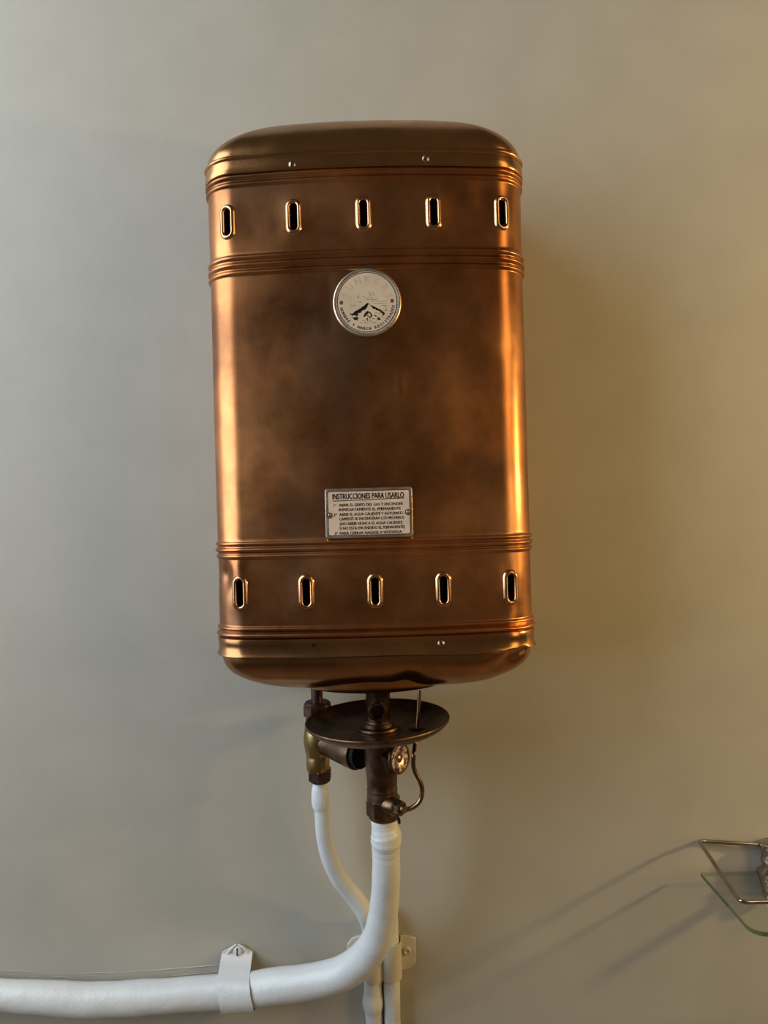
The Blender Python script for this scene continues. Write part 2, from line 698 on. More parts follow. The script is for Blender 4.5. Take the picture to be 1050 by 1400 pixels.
# casing: sheet-metal shell with real slot openings
def build_casing():
    rows = []
    y = 225.0
    while y < 873.5:
        rows.append(y)
        near = any(abs(y - c) < h + 1.5 for c, h, a in RIDGES) or 270 < y < 326 or 782 < y < 838
        y += 0.9 if any(abs(y - c) < h + 1.5 for c, h, a in RIDGES) else (1.8 if near else 4.0)
    ol = outline(A)
    arcs = [0.0]
    for a, b in zip(ol, ol[1:]):
        arcs.append(arcs[-1] + math.hypot(b[0] - a[0], b[1] - a[1]))
    verts = []
    for py in rows:
        z = zh(py)
        ro = ridge_off(py)
        for (x, yy, nx, ny), s in zip(ol, arcs):
            off = ro + dent(x, py, s)
            for c, n in slots:
                if abs(c.x - x) < 0.03 and abs(c.z - z) < 0.04:
                    dz = max(0, abs(z - c.z) - (SLOT_H - SLOT_W))
                    q = math.hypot(x - c.x, dz)
                    off += 0.0012 * g(q, 0.0125)
            verts.append(Vector((X0 + x + nx * off, ZF + yy + ny * off, z)) - HL)
    nc = len(ol)
    faces = []
    for i in range(len(rows) - 1):
        zc = (zh(rows[i]) + zh(rows[i + 1])) / 2
        rowslots = [(c, n) for c, n in slots + side if abs(c.z - zc) < SLOT_H + 0.002]
        for k in range(nc - 1):
            cut = False
            if rowslots:
                px_, py_ = (ol[k][0] + ol[k + 1][0]) / 2, (ol[k][1] + ol[k + 1][1]) / 2
                for c, n in rowslots:
                    d = math.hypot(px_ - c.x, py_ - c.y)
                    dz = max(0, abs(zc - c.z) - (SLOT_H - SLOT_W))
                    if math.hypot(d, dz) < SLOT_W + 0.0012:
                        cut = True
                        break
            if not cut:
                faces.append((i * nc + k, i * nc + k + 1, (i + 1) * nc + k + 1, (i + 1) * nc + k))
        faces.append((i * nc + nc - 1, i * nc, (i + 1) * nc, (i + 1) * nc + nc - 1))     # back
    return from_data('casing', verts, faces, M['copper'], heater, True, 60)


casing = build_casing()

# near-black backing a little behind the slots, painted as the shade inside the casing
lin = [(x, y) for x, y, _, _ in outline(A - 0.018, R0 - 0.012, DEP - 0.03, 24, 6, 3)]
v = []
for z in (zh(868), zh(232)):
    v += [Vector((X0 + x, ZF + y + 0.02, z)) - HL for x, y in lin]
n_ = len(lin)
from_data('slot_shade_backing', v, [(k, (k + 1) % n_, n_ + (k + 1) % n_, n_ + k) for k in range(n_)] + [tuple(range(n_)), tuple(range(n_, 2 * n_))],
          M['hole'], heater)


# slot rims: a raised rounded lip round every opening
def rim_data(c, n, hw, hh, r):
    mtx = frame(c, n)
    path = []
    k_ = 14
    for i in range(k_ + 1):
        a = PI * i / k_
        path.append((hw * math.cos(a), hh - hw + hw * math.sin(a)))
    for i in range(k_ + 1):
        a = PI + PI * i / k_
        path.append((hw * math.cos(a), -(hh - hw) + hw * math.sin(a)))
    verts, faces = [], []
    m_ = len(path)
    prof = [(-0.0025, -0.0040), (-0.0023, -0.0004), (-0.0015, 0.0011), (-0.0004, 0.0018), (0.0007, 0.0017), (0.0017, 0.0009), (0.0027, 0.0000), (0.0032, -0.0010)]
    for i in range(m_):
        p0, p1, p2 = path[i - 1], path[i], path[(i + 1) % m_]
        tx, ty = p2[0] - p0[0], p2[1] - p0[1]
        l = math.hypot(tx, ty)
        ox, oy = ty / l, -tx / l
        for po, ph in prof:
            verts.append(mtx @ Vector((p1[0] + ox * po, p1[1] + oy * po, ph + 0.0008)))
    q = len(prof)
    for i in range(m_):
        for j in range(q - 1):
            a, b = i * q, ((i + 1) % m_) * q
            faces.append((a + j, a + j + 1, b + j + 1, b + j))
    return verts, faces


for c, n in slots + side:
    v, f = rim_data(c, n, SLOT_W + 0.0010, SLOT_H + 0.0021, 0.002)
    from_data('vent_rim', [p + Vector((X0, ZF, 0)) - HL for p in v], f, M['rim'], heater, True, 70)


# lids
def build_lid(name, rows, top, extra=None):
    """rows: (outset, scale, z): outset at scale 1, then the outline shrinks towards its middle"""
    ol = outline(A, R0, DEP, 120, 24, 14)
    cyl = DEP * 0.5
    verts, faces = [], []
    arcs = [0.0]
    for a, b in zip(ol, ol[1:]):
        arcs.append(arcs[-1] + math.hypot(b[0] - a[0], b[1] - a[1]))
    nc = len(ol)
    for off, s, z in rows:
        for (x, yy, nx, ny), ar in zip(ol, arcs):
            wob = (0.0005 + 0.0012 * min(1, (1 - s) * 4)) * noise.noise(Vector((ar * 12, z * 22, s * 4 + 3)))
            p = Vector(((x + nx * (off + wob)) * s, cyl + (yy + ny * (off + wob) - cyl) * s, z + 0.0006 * (1 - s) * noise.noise(Vector((x * 30, yy * 30, 8.0)))))
            if extra:
                p = extra(p, s)
            verts.append(Vector((X0 + p.x, ZF + p.y, p.z)) - HL)
    for i in range(len(rows) - 1):
        for k in range(nc):
            k2 = (k + 1) % nc
            faces.append((i * nc + k, i * nc + k2, (i + 1) * nc + k2, (i + 1) * nc + k))
    faces.append(tuple(range((len(rows) - 1) * nc, len(rows) * nc)))
    return from_data(name, verts, faces, M['brass'], heater, True, 50)


zt = zh(206)
H_T = 0.066
rows = [(-0.0030, 1, zh(224.5)), (-0.0030, 1, zh(227.5)), (0.0020, 1, zh(228.3)), (0.0030, 1, zh(227)), (0.0027, 1, zh(220)), (0.0020, 1, zh(212)),
        (0.0016, 1, zh(209.5)), (0.0030, 1, zh(208.0)), (0.0034, 1, zh(206.5)), (0.0026, 1, zh(205.2)), (0.0010, 1, zh(204.5)), (0.0002, 1, zh(203.5))]
for k in range(1, 46):
    t = PI / 2 * k / 46
    rows.append((0.0004, math.cos(t) ** 1.16, zh(203.2) + H_T * math.sin(t)))


def top_bump(p, s):
    p.z -= 0.0022 * math.exp(-(((p.x - hx(552, 175)) / 0.008) ** 2 + ((p.y - 0.03) / 0.008) ** 2))
    return p


build_lid('top_lid', rows, True, top_bump)

zb = zh(895)
H_B = 0.046
rows = [(-0.0020, 1, zh(871)), (0.0016, 1, zh(871.5)), (0.0022, 1, zh(873.5)), (0.0016, 1, zh(880)), (0.0016, 1, zh(891)), (0.0032, 1, zh(893.6)), (0.0036, 1, zh(895.2)),
        (0.0028, 1, zh(896.4)), (-0.0010, 1, zh(897.4)), (-0.0022, 1, zh(898.6))]
for k in range(1, 46):
    t = PI / 2 * k / 46
    rows.append((-0.0022, math.cos(t) ** 0.80, zh(898.6) - H_B * math.sin(t) ** 0.86))


def bottom_bump(p, s):
    x, y, z = p
    # pressed dents at the right corner and a shallow dished boss in the middle
    for dx, dz, r, a in ((hx(706, 905), zh(908), 0.012, 0.0075), (hx(722, 902), zh(901), 0.007, 0.0040), (hx(690, 922), zh(922), 0.011, 0.005), (hx(640, 918), zh(916), 0.03, -0.003), (hx(560, 935), zh(935), 0.014, 0.004)):
        e = ((x - dx) / r) ** 2 + ((z - dz) / (r * 0.8)) ** 2
        if e < 9 and y < 0.12:
            p.y += a * math.exp(-e)
            p.z += 0.4 * a * math.exp(-e)
    return p


build_lid('bottom_lid', rows, False, bottom_bump)
# flared collar in the middle of the bottom
cen = Vector((P(511, 940, ZF + 0.07).x, ZF + 0.084, zh(898.6)))
lathe('bottom_collar', [(0.0, -0.020), (0.0960, -0.020), (0.0945, -0.026), (0.0920, -0.032), (0.0885, -0.0375), (0.0850, -0.0415), (0.0825, -0.0432), (0.0805, -0.0430), (0.078, -0.0410), (0.070, -0.0400), (0.0, -0.0400)],
      cen, M['brass'], heater, segs=96, angle=60, scale=(1, 0.72, 1))


# screws in the lids
def screw(px, py, dpt, material, parent, r=0.0036, slot_angle=0.3, normal=(0, -1, 0)):
    p = P(px, py, dpt)
    n = Vector(normal).normalized()
    o = lathe('screw', [(r * 1.05, -0.001), (r, 0.0006), (r * 0.8, 0.0018), (r * 0.4, 0.0023), (0, 0.0025)], p, material, parent, n, 20)
    f = frame(p, n) @ Matrix.Rotation(slot_angle, 4, 'Z')
    s = prism('screw_slot', [(-r * .2, -r * .9), (r * .2, -r * .9), (r * .2, r * .9), (-r * .2, r * .9)], 0.0008, 0.0029, f, M['hole'], parent)
    sub(s, o)
    s.matrix_parent_inverse = Matrix.Identity(4)
    return o


for px, py, sa in ((399.5, 225, -0.15), (582, 217, -0.9), (603, 880, 0.5)):
    x = hx(px, py)
    screw(px, py, ZF + front_y(x) - 0.0022, M['steel'], heater, 0.0038, sa, front_n(x))
x = hx(429, 882)
lathe('screw_hole', [(0.0027, -0.001), (0.0027, 0.0009), (0.0019, 0.0011), (0.0017, 0.0004), (0, 0.0004)], P(429, 882, ZF + front_y(x) - 0.0020), M['hole'], heater, front_n(x), 18)

# ------------------------------------------------------------------ round emblem badge
BS = ZF / F                                    # metres per pixel on the front
bc = P(502, 414, ZF - 0.0006)
bn = front_n(bc.x - X0)
bm_ = frame(bc, bn)
badge = lathe('badge', [(0.0352, -0.0015), (0.0352, 0.0012), (0.0347, 0.0022), (0.0338, 0.0027), (0.0325, 0.0026), (0.0316, 0.0021), (0.0, 0.0021)], bc, M['alu'], heater, bn, 72)
badge['label'] = 'round metal badge with a black mountain printed on cream'


def pp(x, y):                                  # crop pixels (7 per photo pixel) -> badge metres
    return ((x - 507) / 7 * BS, (522 - y) / 7 * BS)


def ring(r0, r1, n=72):
    vs, fs = [], []
    for k in range(n):
        a = 2 * PI * k / n
        vs += [Vector((r0 * math.cos(a), r0 * math.sin(a), 0)), Vector((r1 * math.cos(a), r1 * math.sin(a), 0))]
        k2 = (k + 1) % n
        fs.append((2 * k, 2 * k + 1, 2 * k2 + 1, 2 * k2))
    return vs, fs


face = lathe('badge_face', [(0.0316, 0.0018), (0.0314, 0.00225), (0.0, 0.00225)], bc, M['enamel'], heater, bn, 72)
sub(face, badge)
rv, rf = ring(0.0302, 0.0309)
sub(lettering('badge_border', rv, rf, 0.00235, bm_, M['ink'], heater), badge)
V, Fc = text_arc('NOMBRE Y MARCA REGISTRADOS', 251 / 7 * BS, 193.5, 350.5, 27 / 7 * BS, 29 / 7 * BS * 1.25, 0.030)
sub(lettering('badge_lettering', V, Fc, 0.00235, bm_, M['ink'], heater), badge)
V, Fc = text_arc('JUNKERS', 222 / 7 * BS, 162, 14, 70 / 7 * BS, 84 / 7 * BS, 0.0, True)
sub(lettering('worn_lettering', V, Fc, 0.00232, bm_, M['ghost'], heater), badge)
for cx_, cy_ in ((261, 521), (745, 515)):
    dv = [(cx_ + 17 * math.cos(2 * PI * k / 16), cy_ + 19 * math.sin(2 * PI * k / 16)) for k in range(16)]
    sub(polys('badge_dot', [[pp(*q) for q in dv]], 0.0022, 0.00236, bm_, M['brownink'], heater), badge)
mount = [
    [(514, 528), (490, 543), (465, 563), (430, 585), (398, 602), (370, 624), (344, 640), (352, 628), (335, 622), (362, 648), (385, 640), (396, 655), (420, 645), (414, 625),
     (440, 622), (452, 602), (480, 595), (502, 573), (512, 552), (524, 540)],
    [(352, 660), (372, 666), (395, 660), (424, 668), (412, 680), (412, 697), (396, 688), (382, 690), (372, 676)],
    [(522, 532), (550, 556), (575, 566), (602, 580), (642, 604), (672, 632), (664, 650), (640, 656), (655, 642), (643, 628), (616, 606), (600, 604), (584, 592), (560, 584), (545, 566)],
    [(462, 655), (478, 640), (490, 618), (510, 603), (522, 618), (510, 634), (496, 640), (486, 660)],
    [(528, 612), (552, 640), (548, 660), (528, 676), (518, 668), (536, 655), (538, 640), (522, 624)],
    [(498, 640), (516, 650), (520, 662), (506, 655)],
    [(604, 668), (622, 676), (634, 688), (616, 696), (600, 684)],
    [(498, 674), (510, 672), (506, 690), (514, 702), (500, 698)],
    [(560, 650), (585, 648), (598, 660), (580, 658)], [(548, 676), (575, 680), (570, 686), (550, 682)], [(584, 690), (604, 692), (598, 698)],
    [(520, 690), (540, 694), (534, 700)], [(640, 670), (654, 660), (650, 672)],
]


def jag(pl, amp=2.6):
    res = []
    for a, b in zip(pl, pl[1:] + pl[:1]):
        res.append(a)
        L_ = math.hypot(b[0] - a[0], b[1] - a[1])
        for k in range(1, int(L_ / 8)):
            t = k / int(L_ / 8)
            res.append((a[0] + (b[0] - a[0]) * t + random.uniform(-amp, amp), a[1] + (b[1] - a[1]) * t + random.uniform(-amp, amp)))
    return res


sub(polys('mountain_emblem', [[pp(*q) for q in jag(pl)] for pl in mount], 0.0022, 0.00236, bm_, M['ink'], heater), badge)
fine = []
for x0, y0, x1, y1 in ((420, 520, 455, 518), (545, 515, 690, 518), (570, 535, 690, 540), (345, 553, 400, 550), (500, 498, 600, 500), (505, 480, 610, 484), (640, 560, 690, 556),
                       (684, 560, 690, 610), (660, 600, 690, 608), (425, 455, 418, 485), (530, 425, 545, 470), (560, 430, 578, 466), (466, 470, 490, 474),
                       (430, 716, 450, 722), (465, 718, 490, 712), (500, 710, 520, 716), (535, 708, 560, 718), (560, 722, 590, 718), (455, 700, 480, 690), (600, 640, 640, 625), (575, 628, 600, 622)):
    L = math.hypot(x1 - x0, y1 - y0)
    nx_, ny_ = -(y1 - y0) / L * 1.5, (x1 - x0) / L * 1.5
    fine.append([pp(x0 + nx_, y0 + ny_), pp(x1 + nx_, y1 + ny_), pp(x1 - nx_, y1 - ny_), pp(x0 - nx_, y0 - ny_)])
sub(polys('sky_lines', fine, 0.0022, 0.00234, bm_, M['brownink'], heater), badge)

# ------------------------------------------------------------------ instruction plate
pc = P(504.5, 701, ZF - 0.0004)
pm = frame(pc, (0, -1, 0))
S = BS / 7


def pq(x, y):
    return ((x - 521.5) * S, (357 - y) * S)


PT = 0.0018
plate = prism('instruction_plate', rrect(416 * S, 238 * S, 26 * S), -0.0012, PT, pm, M['alu'], heater, True, 0.0005)
plate['label'] = 'small rectangular metal plate with printed Spanish instructions'
inner = prism('plate_face', rrect(392 * S, 212 * S, 18 * S), 0.0, PT + 0.00012, pm, M['plate'], heater)
sub(inner, plate)
o1, o2 = rrect(393 * S, 213 * S, 20 * S), rrect(387.5 * S, 207.5 * S, 16 * S)
k_ = len(o1)
vs = [Vector((*p, 0)) for p in o1] + [Vector((*p, 0)) for p in o2]
fs = [(k, (k + 1) % k_, k_ + (k + 1) % k_, k_ + k) for k in range(k_)]
sub(lettering('plate_border', vs, fs, PT + 0.0002, pm, M['ink'], heater), plate)


def q_(x0, x1, y):
    return (x0 - 521.5) * S, (x1 - 521.5) * S, (357 - y) * S


lines = []
for t, x0, x1, y, ch in [
        ('1º', 187, 212, 278, 24), ('ABRIR EL GRIFO DEL GAS Y ENCENDER', 235, 850, 277, 28),
        ('INMEDIATAMENTE EL PERMANENTE', 235, 828, 321, 28),
        ('2º', 183, 216, 369, 27), ('ABRIR EL AGUA CALIENTE Y AUTOMATI-', 236, 850, 366, 28),
        ('CAMENTE SE ENCENDERAN LOS MECHEROS', 236, 857, 409, 28),
        ('(NO ABRIR NUNCA EL AGUA CALIENTE', 240, 838, 455, 28),
        ('SI NO ESTA ENCENDIDO EL PERMANENTE)', 237, 860, 498, 28),
        ('3º', 188, 219, 547, 27), ('PARA CERRAR HAGASE A VICEVERSA.', 238, 836, 545, 28)]:
    lines.append((t, *q_(x0, x1, y), ch * S))
V, Fc = text_fit(lines, 0.030)
sub(lettering('plate_lettering', V, Fc, PT + 0.00022, pm, M['ink'], heater), plate)
V, Fc = text_fit([('INSTRUCCIONES PARA USARLO', *q_(176, 860, 193), 54 * S)], 0.034)
sub(lettering('plate_title', V, Fc, PT + 0.00022, pm, M['ink'], heater), plate)
sub(polys('title_rule', [[pq(178, 232), pq(861, 229), pq(861, 222), pq(178, 241)][:0] or [pq(178, 241), pq(861, 229), pq(861, 222), pq(178, 234)]], PT, PT + 0.00022, pm, M['ink'], heater), plate)
for sx_, sy_ in ((145, 373), (893, 361)):
    c = pm @ Vector((*pq(sx_, sy_), PT))
    rg = lathe('screw_boss', [(28 * S, -0.0004), (28 * S, 0.0004), (23 * S, 0.0005), (21 * S, 0.0001), (0, 0.0001)], c, M['ink'], heater, (0, -1, 0), 24)
    sub(rg, plate)
    sub(lathe('plate_screw', [(17 * S, 0), (17 * S, 0.0008), (11 * S, 0.0014), (0, 0.0015)], c, M['steel'], heater, (0, -1, 0), 20), plate)

# ------------------------------------------------------------------ valve assembly under the heater
DV = ZF + 0.085                                # depth of the valve's axis
vx = P(521, 1040, DV).x
axis_at = lambda py: P(522, py, DV)
valve = empty('gas_valve', (vx, DV, P(522, 1115, DV).z), 'dark bronze water and gas valve with round drip dish under the copper heater', 'valve')
VL = valve.location
vs_ = DV / F                                   # metres per pixel there


def vz(py):
    return P(522, py, DV).z


# valve body (main cylinder), tapered, with a ring groove
bx = P(522, 1060, DV)
lathe('valve_body', [(0.0, vz(1012)), (0.0192, vz(1012)), (0.0194, vz(1030)), (0.0188, vz(1045)), (0.0178, vz(1062)), (0.0172, vz(1075)), (0.0178, vz(1077.5)), (0.0178, vz(1079)),
                     (0.0172, vz(1080)), (0.0180, vz(1088)), (0.0182, vz(1094)), (0.0, vz(1094))], (bx.x, DV, 0), M['bronze'], valve, segs=56, angle=30)
nut('body_nut', 0.0200, vz(1089) - vz(1113), (P(524, 1100, DV).x, DV, vz(1113)), M['bronze'], valve, spin=0.25, sides=8)
lathe('nut_collar', [(0.0, vz(1118)), (0.0165, vz(1118)), (0.0182, vz(1115)), (0.0186, vz(1111)), (0.0, vz(1110))], (P(525, 1112, DV).x, DV, 0), M['bronze'], valve)

# gauge-like sealed cap facing right
gn = Vector((0.74, -0.66, 0.08)).normalized()
gc = P(545.5, 1036.5, DV - 0.012)
nut('cap_housing', 0.0205, 0.016, gc - gn * 0.018, M['bronze'], valve, gn, 0.55, 6)
lathe('cap_ring', [(0.0172, -0.003), (0.0176, 0.0012), (0.0168, 0.0022), (0.0150, 0.0020), (0.0146, 0.0008)], gc, M['bronze'], valve, gn, 40)
capd = lathe('sealed_cap', [(0.0150, -0.001), (0.0148, 0.0012), (0.0100, 0.0016), (0.0060, 0.0013), (0.0045, 0.0004), (0.0030, 0.0003), (0.0022, 0.0010), (0.0, 0.0011)], gc, M['capmetal'], valve, gn, 40)
capd['label'] = 'round pinkish corroded cap'

# drip dish
dc = P(516, 986, DV)
dn = Vector((-0.022, 0, 1)).normalized()
lathe('drip_dish', [(0.0, -0.0085), (0.046, -0.0085), (0.060, -0.0075), (0.070, -0.0035), (0.0775, 0.0010), (0.0812, 0.0042), (0.0826, 0.0040), (0.0832, 0.0026), (0.0826, 0.0010), (0.078, -0.0035),
                    (0.070, -0.0080), (0.058, -0.0110), (0.045, -0.0118), (0.0, -0.0118)], dc, M['bronze'], valve, dn, 96, 50)
lathe('dish_flange', [(0.0, -0.0090), (0.0275, -0.0090), (0.0275, -0.0070), (0.0245, -0.0062), (0.0240, -0.0040), (0.0185, -0.0030), (0.0180, 0.0010), (0.0, 0.0010)], P(517, 987, DV), M['bronze'], valve, dn, 56, 30)
# nipple rising to the heater with its round open plug
npx = P(517, 970, DV)
lathe('nipple', [(0.0, vz(992)), (0.0150, vz(992)), (0.0150, vz(986)), (0.0140, vz(984)), (0.0140, vz(948)), (0.0155, vz(944)), (0.0155, vz(938)), (0, vz(938))], (npx.x, DV, 0), M['bronze'], valve, segs=40, angle=30)
pn = Vector((0.05, -1, 0.05)).normalized()
lathe('plug_ring', [(0.0105, -0.010), (0.0108, 0.0062), (0.0098, 0.0078), (0.0080, 0.0078), (0.0066, 0.0055), (0.0066, 0.0010), (0.0, 0.0010)], P(516, 972, DV - 0.012), M['bronze'], valve, pn, 36, 40)
lathe('plug_hole', [(0.0064, 0.0012), (0.0, 0.0016)], P(516, 972, DV - 0.012), M['hole'], valve, pn, 24)

# brass elbow at the left: round body, socket, nut below, nut and stem above, arm to the valve
DE = DV + 0.062
es_ = DE / F
ez = lambda py: P(434, py, DE).z
ex = P(434.5, 1030, DE).x
lathe('elbow_body', [(0.0, ez(975)), (0.0135, ez(975)), (0.0140, ez(988)), (0.0160, ez(1000)), (0.0172, ez(1008)), (0.0170, ez(1016)), (0.0158, ez(1024)), (0.0145, ez(1030)), (0.0141, ez(1033)),
                     (0.0144, ez(1034)), (0.0143, ez(1049)), (0.0136, ez(1053)), (0.0, ez(1053))], (ex, DE, 0), M['oldbrass'], valve, segs=48, angle=30)
nut('elbow_nut', 0.0152, ez(1051) - ez(1066), (P(437.5, 1058, DE).x, DE, ez(1066)), M['brown'], valve, spin=0.5)
lathe('nut_rim', [(0.0, ez(1069)), (0.0105, ez(1069)), (0.0125, ez(1067)), (0.0130, ez(1064)), (0.0, ez(1064))], (P(437.5, 1064, DE).x, DE, 0), M['brown'], valve)
nut('stem_nut', 0.0172, ez(962) - ez(979), (P(434, 970, DE).x, DE, ez(979)), M['brown'], valve, spin=0.15, sides=6)
lathe('stem_collar', [(0.0, ez(965)), (0.0162, ez(965)), (0.0166, ez(961.5)), (0.0145, ez(959)), (0.0, ez(959))], (P(434, 962, DE).x, DE, 0), M['brown'], valve)
tube('stem', [P(433.5, 962, DE), P(433, 944, DE), P(432.6, 926, DE)], [0.0073] * 3, M['brown'], valve, 24, 3)
a0, a1 = P(434, 1014, DE + 0.004), P(489, 1030, DV + 0.018)
ad = (a1 - a0).normalized()
lathe('elbow_arm', [(0.0130, 0), (0.0138, 0.016), (0.0142, 0.030), (0.0155, 0.034), (0.0185, (a1 - a0).length - 0.012), (0.0192, (a1 - a0).length), (0.0, (a1 - a0).length)], a0, M['bronze'], valve, ad, 40, 25)
lathe('gasket', [(0.0, 0), (0.0160, 0), (0.0165, 0.001), (0.0165, 0.008), (0.0, 0.008)], a1 - ad * 0.001, M['black'], valve, ad, 36, 30)

# pilot gas tube
DT = DV - 0.022
tube('pilot_tube', [P(573.5, 944, DV - 0.005), P(572.5, 962, DV - 0.006), P(570, 996, DV - 0.008), P(567.5, 1016, DV - 0.01), P(566, 1030, DT), P(565, 1044, DT), P(568, 1056, DT), P(574, 1068, DT), P(577, 1078, DT), P(576, 1090, DT),
                    P(571, 1099, DT), P(562, 1105, DT), P(553, 1107, DT), P(545, 1104.8, DT + 0.003)], [0.0023, 0.0023, 0.0023, 0.0023, 0.0024] + [0.0026] * 9, M['tubebrass'], valve, 16, 8)
lathe('tube_grommet', [(0.0030, -0.0088), (0.0095, -0.0082), (0.0100, -0.0070), (0.0085, -0.0062), (0.0030, -0.0060)], P(570, 986.5, DV - 0.006), M['bronze'], valve, dn, 28)
nn = (P(552, 1106, DT) - P(533, 1101, DT + 0.012)).normalized()
nut('tube_nut', 0.0088, 0.010, P(540, 1103, DT + 0.004), M['bronze'], valve, nn, 0.3)
lathe('tube_socket', [(0.0098, -0.012), (0.0098, 0.001), (0.0085, 0.003), (0.0, 0.003)], P(540, 1103, DT + 0.004), M['bronze'], valve, nn, 28)
lathe('compression_ring', [(0.0050, 0), (0.0052, 0.003), (0.0042, 0.0045), (0.0, 0.0045)], P(540, 1103, DT + 0.004) + nn * 0.0098, M['bronze'], valve, nn, 20)
tube('seal_wire', [P(541.5, 1110, DT), P(543, 1116, DT - 0.002), P(545, 1120, DT - 0.002), P(546.2, 1126, DT - 0.002)], [0.0007, 0.0009, 0.0019, 0.0014], M['black'], valve, 10, 5)

# ------------------------------------------------------------------ painted pipes
# big gas pipe: from the valve down, round the bend and along the wall to the left
gp = [  # px, py, depth, radius in px
    (525, 1112, DV, 16.0), (525, 1122, DV, 17.6), (526, 1132, DV, 18.6), (527.5, 1141, DV, 20.6), (528, 1148, DV, 21.2), (528, 1154, DV + .001, 20.2), (528, 1160, DV + .002, 19.3),
    (528, 1180, DV + .005, 19.2), (527.5, 1205, DV + .012, 19.2), (526, 1230, DV + .020, 19.5), (523, 1255, DV + .028, 20.0), (515, 1283, DV + .037, 20.8),
    (500, 1307, DV + .045, 21.5), (478, 1325, DV + .053, 21.8), (450, 1337, DV + .060, 21.8), (415, 1344, DV + .068, 22.2), (380, 1347.5, DV + .075, 22.2), (340, 1353, DV + .081, 21.2),
    (290, 1357, DV + .0855, 21), (230, 1361, DV + .087, 20.8), (170, 1365.5, DV + .0875, 21.3), (115, 1367, DV + .0875, 21.2), (60, 1364, DV + .087, 20.2), (0, 1360, DV + .087, 19),
    (-70, 1355, DV + .087, 19), (-160, 1352, DV + .087, 19)]
gend = P(-160, 1352, DV + .087)
gpipe = tube('gas_pipe', [P(x, y, d) for x, y, d, r in gp] + [gend + Vector((-.3, 0, 0)), gend + Vector((-.8, 0, 0)), gend + Vector((-1.5, 0, 0))], [r * d / F for x, y, d, r in gp] + [.018] * 3, M['pipepaint'], None, 36, 10, 0.0008, 38, wrinkle=(P(525, 1172, DV).z, P(525, 1112, DV).z, 0.0007, 420))
tag(gpipe, 'thick white-painted pipe bending from the valve to run left along the wall', 'pipe')

DWP = WALL_Y - 0.0135
tp = [(438, 1064, DE, 8.5), (437.5, 1072, DE, 9.2), (437.5, 1080, DE, 11.2), (438.5, 1090, DE, 12.8), (439.5, 1100, DE, 12.6), (440.5, 1108, DE, 11.0), (441.5, 1125, DE, 10.8), (444, 1148, DE + .002, 11),
      (450, 1172, DE + .005, 11.3), (461, 1196, DE + .010, 11.6), (474, 1214, DE + .015, 11.8), (488, 1231, DE + .020, 12.0), (500, 1250, DE + .0245, 12.0), (507, 1272, DWP, 12.0), (510, 1300, DWP, 12.2), (511, 1330, DWP, 11.5),
      (510, 1345, DWP, 11.8), (510, 1357, DWP, 12.6), (510, 1370, DWP - .001, 14.2), (510.5, 1382, DWP, 12.2), (511.5, 1400, DWP, 11), (513, 1430, DWP, 11), (517, 1520, DWP, 11), (521, 1650, DWP, 11)]
def drop(q):
    e_ = P(*q[-1][:3])
    return [Vector((e_.x, e_.y, z_)) for z_ in (e_.z - .15, e_.z - .3, .2, .001)]


tpipe = tube('water_pipe', [P(x, y, d) for x, y, d, r in tp] + drop(tp), [r * d / F for x, y, d, r in tp] + [.0105] * 4, M['pipepaint'], None, 28, 8, 0.0005, 45)
tag(tpipe, 'thin white-painted pipe curving from the brass elbow behind the thick pipe', 'pipe')
rp = [(532.5, 1248, WALL_Y + 0.002, 11), (532.5, 1249, WALL_Y - 0.004, 11), (533, 1254, DWP + 0.003, 11), (533.5, 1262, DWP, 11), (534, 1275, DWP, 11), (535, 1300, DWP, 11.3), (535.5, 1340, DWP, 11.2), (536, 1370, DWP, 11.2), (536.8, 1400, DWP, 11.2), (538, 1430, DWP, 11.2), (541, 1520, DWP, 11), (545, 1650, DWP, 11)]
rpipe = tube('riser_pipe', [P(x, y, d) for x, y, d, r in rp] + drop(rp), [r * d / F for x, y, d, r in rp] + [.0105] * 4, M['pipepaint'], None, 28, 8, 0.0004, 45)
tag(rpipe, 'straight thin painted pipe dropping at right of its bulging neighbour below the bend', 'pipe')


# ------------------------------------------------------------------ clamp on the horizontal pipe
def strap_band(name, profile, xs, thick, material, parent, shear):
    """a sheet strip: profile = list of (y, z) points, xs = (x_left, x_right) per point; offset outwards"""
    n = len(profile)
    verts, faces = [], []
    nx_ = 7
    for i in range(n):
        a, b = profile[max(i - 1, 0)], profile[min(i + 1, n - 1)]
        t = Vector((0, b[0] - a[0], b[1] - a[1])).normalized()
        nr = Vector((0, t.z, -t.y))
        for layer in (0, 1):
            for k in range(nx_):
                x = xs[i][0] + (xs[i][1] - xs[i][0]) * k / (nx_ - 1)
                dx = (x - (xs[i][0] + xs[i][1]) / 2) * shear[i]
                p = Vector((x, profile[i][0] - 0.11 * dx, profile[i][1] + 0.115 * dx)) + nr * (thick * layer)
                p += nr * 0.0005 * noise.noise(p * 60)
                verts.append(p)
    st = nx_ * 2
    for i in range(n - 1):
        for layer in (0, 1):
            for k in range(nx_ - 1):
                a = i * st + layer * nx_ + k
                faces.append((a, a + 1, a + 1 + st, a + st))
        for k in (0, nx_ - 1):
            a = i * st + k
            faces.append((a, a + nx_, a + nx_ + st, a + st))
    for i in (0, n - 1):
        for k in range(nx_ - 1):
            a = i * st + k
            faces.append((a, a + 1, a + nx_ + 1, a + nx_))
    return from_data(name, [local(parent, p) for p in verts], faces, material, parent, True, 50)


